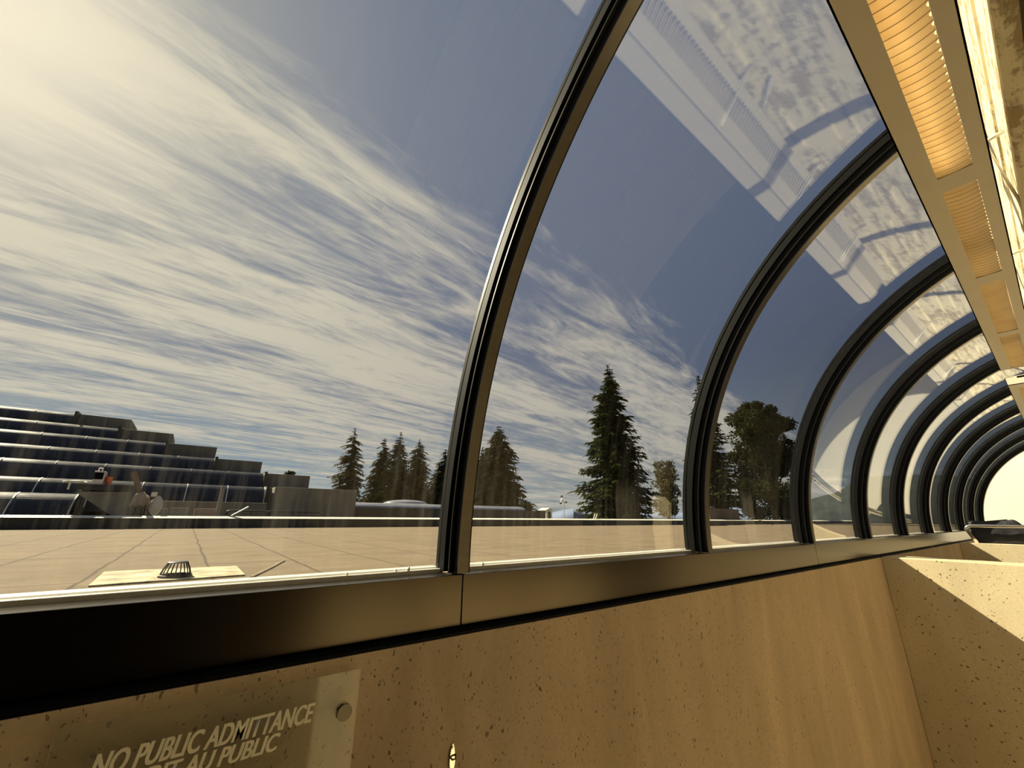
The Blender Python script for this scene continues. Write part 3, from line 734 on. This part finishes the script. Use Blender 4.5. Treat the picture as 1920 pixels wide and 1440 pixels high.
MB().lathe((XM-3, dm.y, zt+.321), [(rr, 0)]+[(rr*math.cos(t), .03+(hh)*math.sin(t)) for t in [math.pi/2*i/8*.98 for i in range(9)]], 28).build('dome', simple('dome_plastic', (.30, .32, .36), .15, .4, .1, 2), dn, smooth=True)
MB().lathe((XM-3, dm.y, zt+.3205), [(rr+.06, 0), (rr+.06, .05), (rr, .05)], 28).build('rim', M['alum'], dn)
# small shed
s0, s1 = ax(1024, 970, -30), ax(1035, 957, -30)
sh = empty('roof_hut', (-30, s0.y, -.9), 'tiny pale hut at the right end of the low dark roof', 'hut')
MB().box((-31, s0.y, -8.9), (-30, s1.y, s1.z)).build('walls', M['plaster'], sh)
MB().prism_x([(s0.y-.15, s1.z+.001), (s1.y+.15, s1.z+.001), ((s0.y+s1.y)/2, s1.z+.22)], -31.1, -29.9).build('roof', M['coping'], sh)
MB().box((-29.999, s0.y+.25, -.8), (-29.97, s1.y-.2, s1.z-.1)).build('doorway', M['dark_fascia'], sh)
# small mast with lamps
XA = -34
ms = empty('lamp_mast', (XA, ax(1057, 975, XA).y, -9), 'thin mast with three floodlights left of the tall fir', 'mast')
MB().tube([(XA, ax(1057, 975, XA).y, -8.9), ax(1057, 941, XA), ax(1054, 936, XA)], .05, 8).build('pole', M['alum'], ms)
MB().tube([ax(1051, 944, XA), ax(1052, 938, XA), ax(1054, 934, XA)], .035, 6).build('arm', M['alum'], ms)
MB().tube([ax(1057, 943, XA), ax(1062, 942, XA)], .035, 6).build('arm', M['alum'], ms)
for px, py in ((1053, 931), (1051, 944), (1061, 942)):
    c = ax(px, py, XA); MB().lathe(c-Vector((0, 0, .08)), [(.05, 0), (.16, .06), (.12, .18), (.02, .2)], 12).build('floodlight', M['dark_fascia'], ms)
# two short inclined pipes by the fir
for dx_ in (0, 4):
    o = MB().tube([ax(1113+dx_, 973, XP-.3), ax(1116+dx_, 963, XP-.3)], .035, 8).build('vent_pipe', M['alum'], None); tag(o, 'short silver vent pipe leaning on the parapet, %s of the pair' % ('left' if dx_ == 0 else 'right'), 'pipe')
# raised roof kerbs seen through the right-hand panes
o = MB().box((-17.2, ax(1300, 985, -17).y, ZD+.001), (-16.6, ax(1355, 984, -17).y, -.22)).build('roof_kerb', M['dark_fascia'], None, .01); tag(o, 'short dark raised kerb on the roof behind the second rib', 'kerb')
o = MB().box((-21.5, ax(1330, 960, -21).y, -8.9), (-21, ax(1385, 960, -21).y, ax(1360, 954, -21).z)).build('brick_box', simple('brown_brick', (.16, .11, .08), .8, 0, .3, 9), None, .01); tag(o, 'small brown brick roof housing below the round leafy tree', 'roof housing')
cb = MB().tube([ax(1345, 983, -17.6), ax(1385, 984, -17.6), ax(1405, 982, -17.6), ax(1425, 976, -17.6), ax(1440, 980, -17.6), ax(1452, 985, -17.6)], .04, 8).build('hose', M['black'], None, smooth=True); tag(cb, 'black hose lying on the roof below the leafy tree', 'hose')
a, c = az(1500, 990, ZD), az(1540, 985, ZD)

# ------------------------------------------------------------------ hills and mountains
def ridge(name, pts, D, mt, label, cat, zb=-9, thick=60):
    b = MB(); top = [ad(px, py, D) for px, py in pts]; vs = []
    fine = []
    for p0, p1 in zip(top, top[1:]):
        for k in range(10):
            t = k/10; q_ = p0.lerp(p1, t); q_.z += noise.noise(Vector((q_.x, q_.y, 0))*(9.0/D))*D*.003; fine.append(q_)
    fine.append(top[-1]); n = len(fine)
    for q_ in fine:
        d_ = Vector((q_.x, q_.y, 0)).normalized()
        vs += [(q_.x-d_.x*thick, q_.y-d_.y*thick, zb), tuple(q_), (q_.x+d_.x*thick, q_.y+d_.y*thick, zb)]
    fs = []
    for i in range(n-1):
        a = 3*i; fs += [(a, a+3, a+4, a+1), (a+1, a+4, a+5, a+2), (a+2, a+5, a+3, a)]
    fs += [(0, 1, 2), (3*n-1, 3*n-2, 3*n-3)]
    b.add(vs, fs); return tag(b.build(name, mt, None, smooth=True), label, cat)
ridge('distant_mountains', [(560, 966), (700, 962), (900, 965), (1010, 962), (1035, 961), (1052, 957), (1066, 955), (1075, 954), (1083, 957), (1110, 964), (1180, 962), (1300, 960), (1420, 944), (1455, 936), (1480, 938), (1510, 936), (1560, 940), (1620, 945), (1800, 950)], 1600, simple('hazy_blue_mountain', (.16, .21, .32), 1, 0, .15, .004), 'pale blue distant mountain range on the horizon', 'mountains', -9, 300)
ridge('wooded_hill', [(1500, 950), (1523, 935), (1545, 929), (1562, 926), (1580, 917), (1598, 904), (1615, 897), (1640, 893), (1690, 891), (1740, 890), (1800, 893), (1880, 905), (1960, 920)], 260, simple('dark_forest', (.022, .03, .032), 1, 0, .4, .15, .3), 'dark wooded hillside seen through the far panes', 'hill', -9, 60)

# ------------------------------------------------------------------ trees
def leafmat(name, c1, c2):
    m_, N = mat(name)
    t = N.n('ShaderNodeTexCoord').outputs['Object']
    c = N.mix(N.rng(N.noise(t, 1.3, 4, .6), .35, .65), c1, c2)
    d = N.n('ShaderNodeBsdfDiffuse', ins={0: c}); tl = N.n('ShaderNodeBsdfTranslucent', ins={0: c})
    out(N, N.n('ShaderNodeMixShader', ins={0: .25, 1: d.outputs[0], 2: tl.outputs[0]}).outputs[0]); return m_
M['fir'] = leafmat('fir_needles', (.013, .021, .006), (.04, .05, .012))
M['cedar'] = leafmat('cedar_needles', (.014, .018, .009), (.036, .038, .017))
M['cedar_tan'] = leafmat('tan_cedar_needles', (.06, .058, .025), (.12, .105, .048))  # lighter tan-green needle colour
M['leaf'] = leafmat('broad_leaves', (.014, .018, .006), (.042, .044, .013))
M['bark'] = simple('bark', (.07, .05, .035), .9, 0, .3, 3)
def quad(b, c, a, u_, w_, l_):
    n_ = a.cross(u_)
    if n_.length < 1e-6: n_ = Vector((1, 0, 0))
    n_.normalize(); b.v += [tuple(c-n_*w_), tuple(c+n_*w_), tuple(c+n_*w_*.55+a*l_), tuple(c-n_*w_*.35+a*l_)]
    k = len(b.v); b.f.append((k-4, k-3, k-2, k-1))
def conifer(name, px, ptop, pbase, halfpx, D, mt, label, cat='tree', droop=.35, dens=1.0, seed=1, group=None, sparse=0.0, lean=0.0):
    rnd = random.Random(seed)
    top = ad(px, ptop, D); foot = ad(px, pbase, D)
    base = Vector((top.x, top.y, -9.0)); zc0 = foot.z                 # crown bottom
    side = Vector((rt0.x, rt0.y, 0)); Rm = (ad(px+halfpx, pbase, D)-ad(px, pbase, D)).length
    H = top.z-zc0
    r = empty(name, base, label, cat, group)
    tr_ = MB().tube([base, base+Vector((0, 0, (top.z-base.z)*.5)), top-Vector((0, 0, H*.02))], H*.022+.12, 8, .03); tr_.build('trunk', M['bark'], r, smooth=True)
    b = MB(); nl = int(30*dens)+8
    for i in range(nl):
        t = (i+rnd.random()*.5)/nl                                   # 0 top .. 1 bottom
        z = top.z - H*t
        rad = Rm*(.05 + .95*t**.82)*(1-.25*max(0, t-.85)/.15)
        nb = int(7+9*t)
        for j in range(nb):
            if rnd.random() < sparse: continue
            a = rnd.random()*2*math.pi
            L = rad*rnd.choice((.6, .75, .85, .95, 1.0, 1.18)) * (1.18 if rnd.random() < .12 else 1)
            d_ = Vector((math.cos(a), math.sin(a), 0)); o_ = Vector((top.x, top.y, z+rnd.uniform(-.4, .4)*H/nl))
            steps = max(4, int(L/Rm*13)); sp = L/steps
            for s_ in range(steps+1):
                f_ = s_/steps
                c = o_ + d_*L*f_ + Vector((0, 0, L*(.10*f_-droop*f_*f_+.12*f_**4)))
                wid = sp*(1.1+1.2*(1-abs(f_-.55)))
                for sg_ in (-1, 1):
                    lat = d_.cross(Vector((0, 0, 1)))*sg_
                    dirv = (d_*.75+lat*rnd.uniform(.35, 1.0)+Vector((0, 0, rnd.uniform(-.75, -.05)))).normalized()
                    quad(b, c+Vector((0, 0, rnd.uniform(-.1, .1)*sp)), dirv, Vector((rnd.uniform(-.5, .5), rnd.uniform(-.5, .5), 1)), wid*.26, wid*rnd.uniform(.8, 1.5))
                if rnd.random() < .6:
                    quad(b, c, Vector((rnd.uniform(-.3, .3), rnd.uniform(-.3, .3), -1)).normalized(), d_, wid*.22, wid*rnd.uniform(.5, 1.1))
    for k in range(12):
        quad(b, top-Vector((0, 0, H*.03*rnd.random())), Vector((rnd.uniform(-.5, .5), rnd.uniform(-.5, .5), rnd.uniform(.2, 1))).normalized(), side, H*.004, H*.02)
    b.build('foliage', mt, r, fixn=False)
    return r
conifer('fir_tree', 1139, 686, 978, 74, 62, M['fir'], 'tallest dark green fir, standing alone between the two ribs', droop=.30, dens=1.5, seed=3)
conifer('fir_tree', 1310, 706, 978, 58, 72, M['fir'], 'tall dark fir half hidden by the second curved rib', droop=.28, dens=1.25, seed=11)
conifer('cedar_tree', 666, 803, 955, 40, 80, M['cedar_tan'], 'lightest tan-green cedar at the left of the cedar row', droop=.5, dens=.75, seed=5, sparse=.15)
conifer('cedar_tree', 722, 822, 955, 38, 97, M['cedar'], 'short dark cedar second from the left of the row', droop=.5, dens=.8, seed=6, sparse=.05)
conifer('cedar_tree', 752, 811, 955, 40, 80, M['cedar'], 'taller dark cedar in the middle of the cedar row', droop=.5, dens=.8, seed=7, sparse=.05)
conifer('cedar_tree', 787, 824, 955, 42, 91, M['cedar'], 'dark cedar right of the middle, left of the first rib gap', droop=.5, dens=.8, seed=8, sparse=.05)
conifer('cedar_tree', 836, 843, 955, 42, 101, M['cedar'], 'dark cedar partly behind the left edge of the first rib', droop=.5, dens=.8, seed=9, sparse=.05)
conifer('cedar_tree', 906, 838, 955, 30, 98, M['cedar'], 'slim cedar just right of the first rib, beside the spreading one', droop=.5, dens=.8, seed=10)
conifer('cedar_tree', 936, 800, 958, 64, 82, M['cedar'], 'spreading cedar with a thin pointed top right of the first rib', droop=.42, dens=.95, seed=12, sparse=.05)
def broad(name, px, ptop, pbase, halfpx, D, mt, label, n=14000, seed=1, leaf=.16, squash=1.0, holes=.0):
    rnd = random.Random(seed)
    top = ad(px, ptop, D); foot = ad(px, pbase, D); Rm = (ad(px+halfpx, pbase, D)-ad(px, pbase, D)).length
    H = top.z-foot.z; base = Vector((top.x, top.y, -9))
    r = empty(name, base, label, 'tree')
    cz_ = (top.z+foot.z)/2
    blobs = []
    for k in range(110):
        a = rnd.random()*2*math.pi; zz = rnd.uniform(-.95, .84); rr_ = (math.sqrt(max(0, 1-abs(zz)**2.3)) if zz > 0 else 1-.3*zz*zz)*rnd.uniform(.2, .88)
        blobs.append((Vector((top.x+math.cos(a)*rr_*Rm, top.y+math.sin(a)*rr_*Rm, cz_+zz*H/2*.92)), rnd.uniform(.15, .30)*Rm))
    tb = MB().tube([base, base+Vector((0, 0, foot.z-base.z)), Vector((top.x, top.y, cz_+H*.2))], H*.03, 8, .08)
    for c_, _ in blobs: tb.tube([Vector((top.x, top.y, foot.z+H*.1)), (Vector((top.x, top.y, cz_-H*.1))+c_)/2, c_], .10, 5, .03)
    tb.build('trunk', M['bark'], r, smooth=True)
    b = MB()
    for k in range(n):
        c_, s_ = rnd.choice(blobs); v_ = Vector((rnd.gauss(0, 1), rnd.gauss(0, 1), rnd.gauss(0, 1))).normalized()
        c = c_ + v_*s_*rnd.uniform(.55, 1.08)
        d_ = Vector((rnd.gauss(0, 1), rnd.gauss(0, 1), rnd.gauss(0, .7))).normalized()
        quad(b, c, d_, Vector((rnd.gauss(0, 1), rnd.gauss(0, 1), rnd.gauss(0, 1))), leaf*.6, leaf*1.6)
    b.build('foliage', mt, r, fixn=False); return r
broad('leafy_tree', 1410, 738, 985, 78, 60, M['leaf'], 'large round leafy tree between the second and third ribs', 36000, 21, .16)
broad('leafy_tree', 1243, 852, 975, 30, 70, M['cedar_tan'], 'small olive-green leafy tree between the two firs', 4500, 22, .19)
broad('leafy_tree', 545, 884, 900, 12, 70, M['leaf'], 'tip of a leafy tree showing above the concrete block', 500, 23, .16)
broad('leafy_tree', 760, 925, 956, 60, 122, M['cedar'], 'low dark undergrowth tree behind the dome skylight', 3500, 24, .25)
broad('leafy_tree', 987, 942, 960, 14, 60, M['leaf'], 'tiny bush at the foot of the spreading cedar', 700, 25, .14)
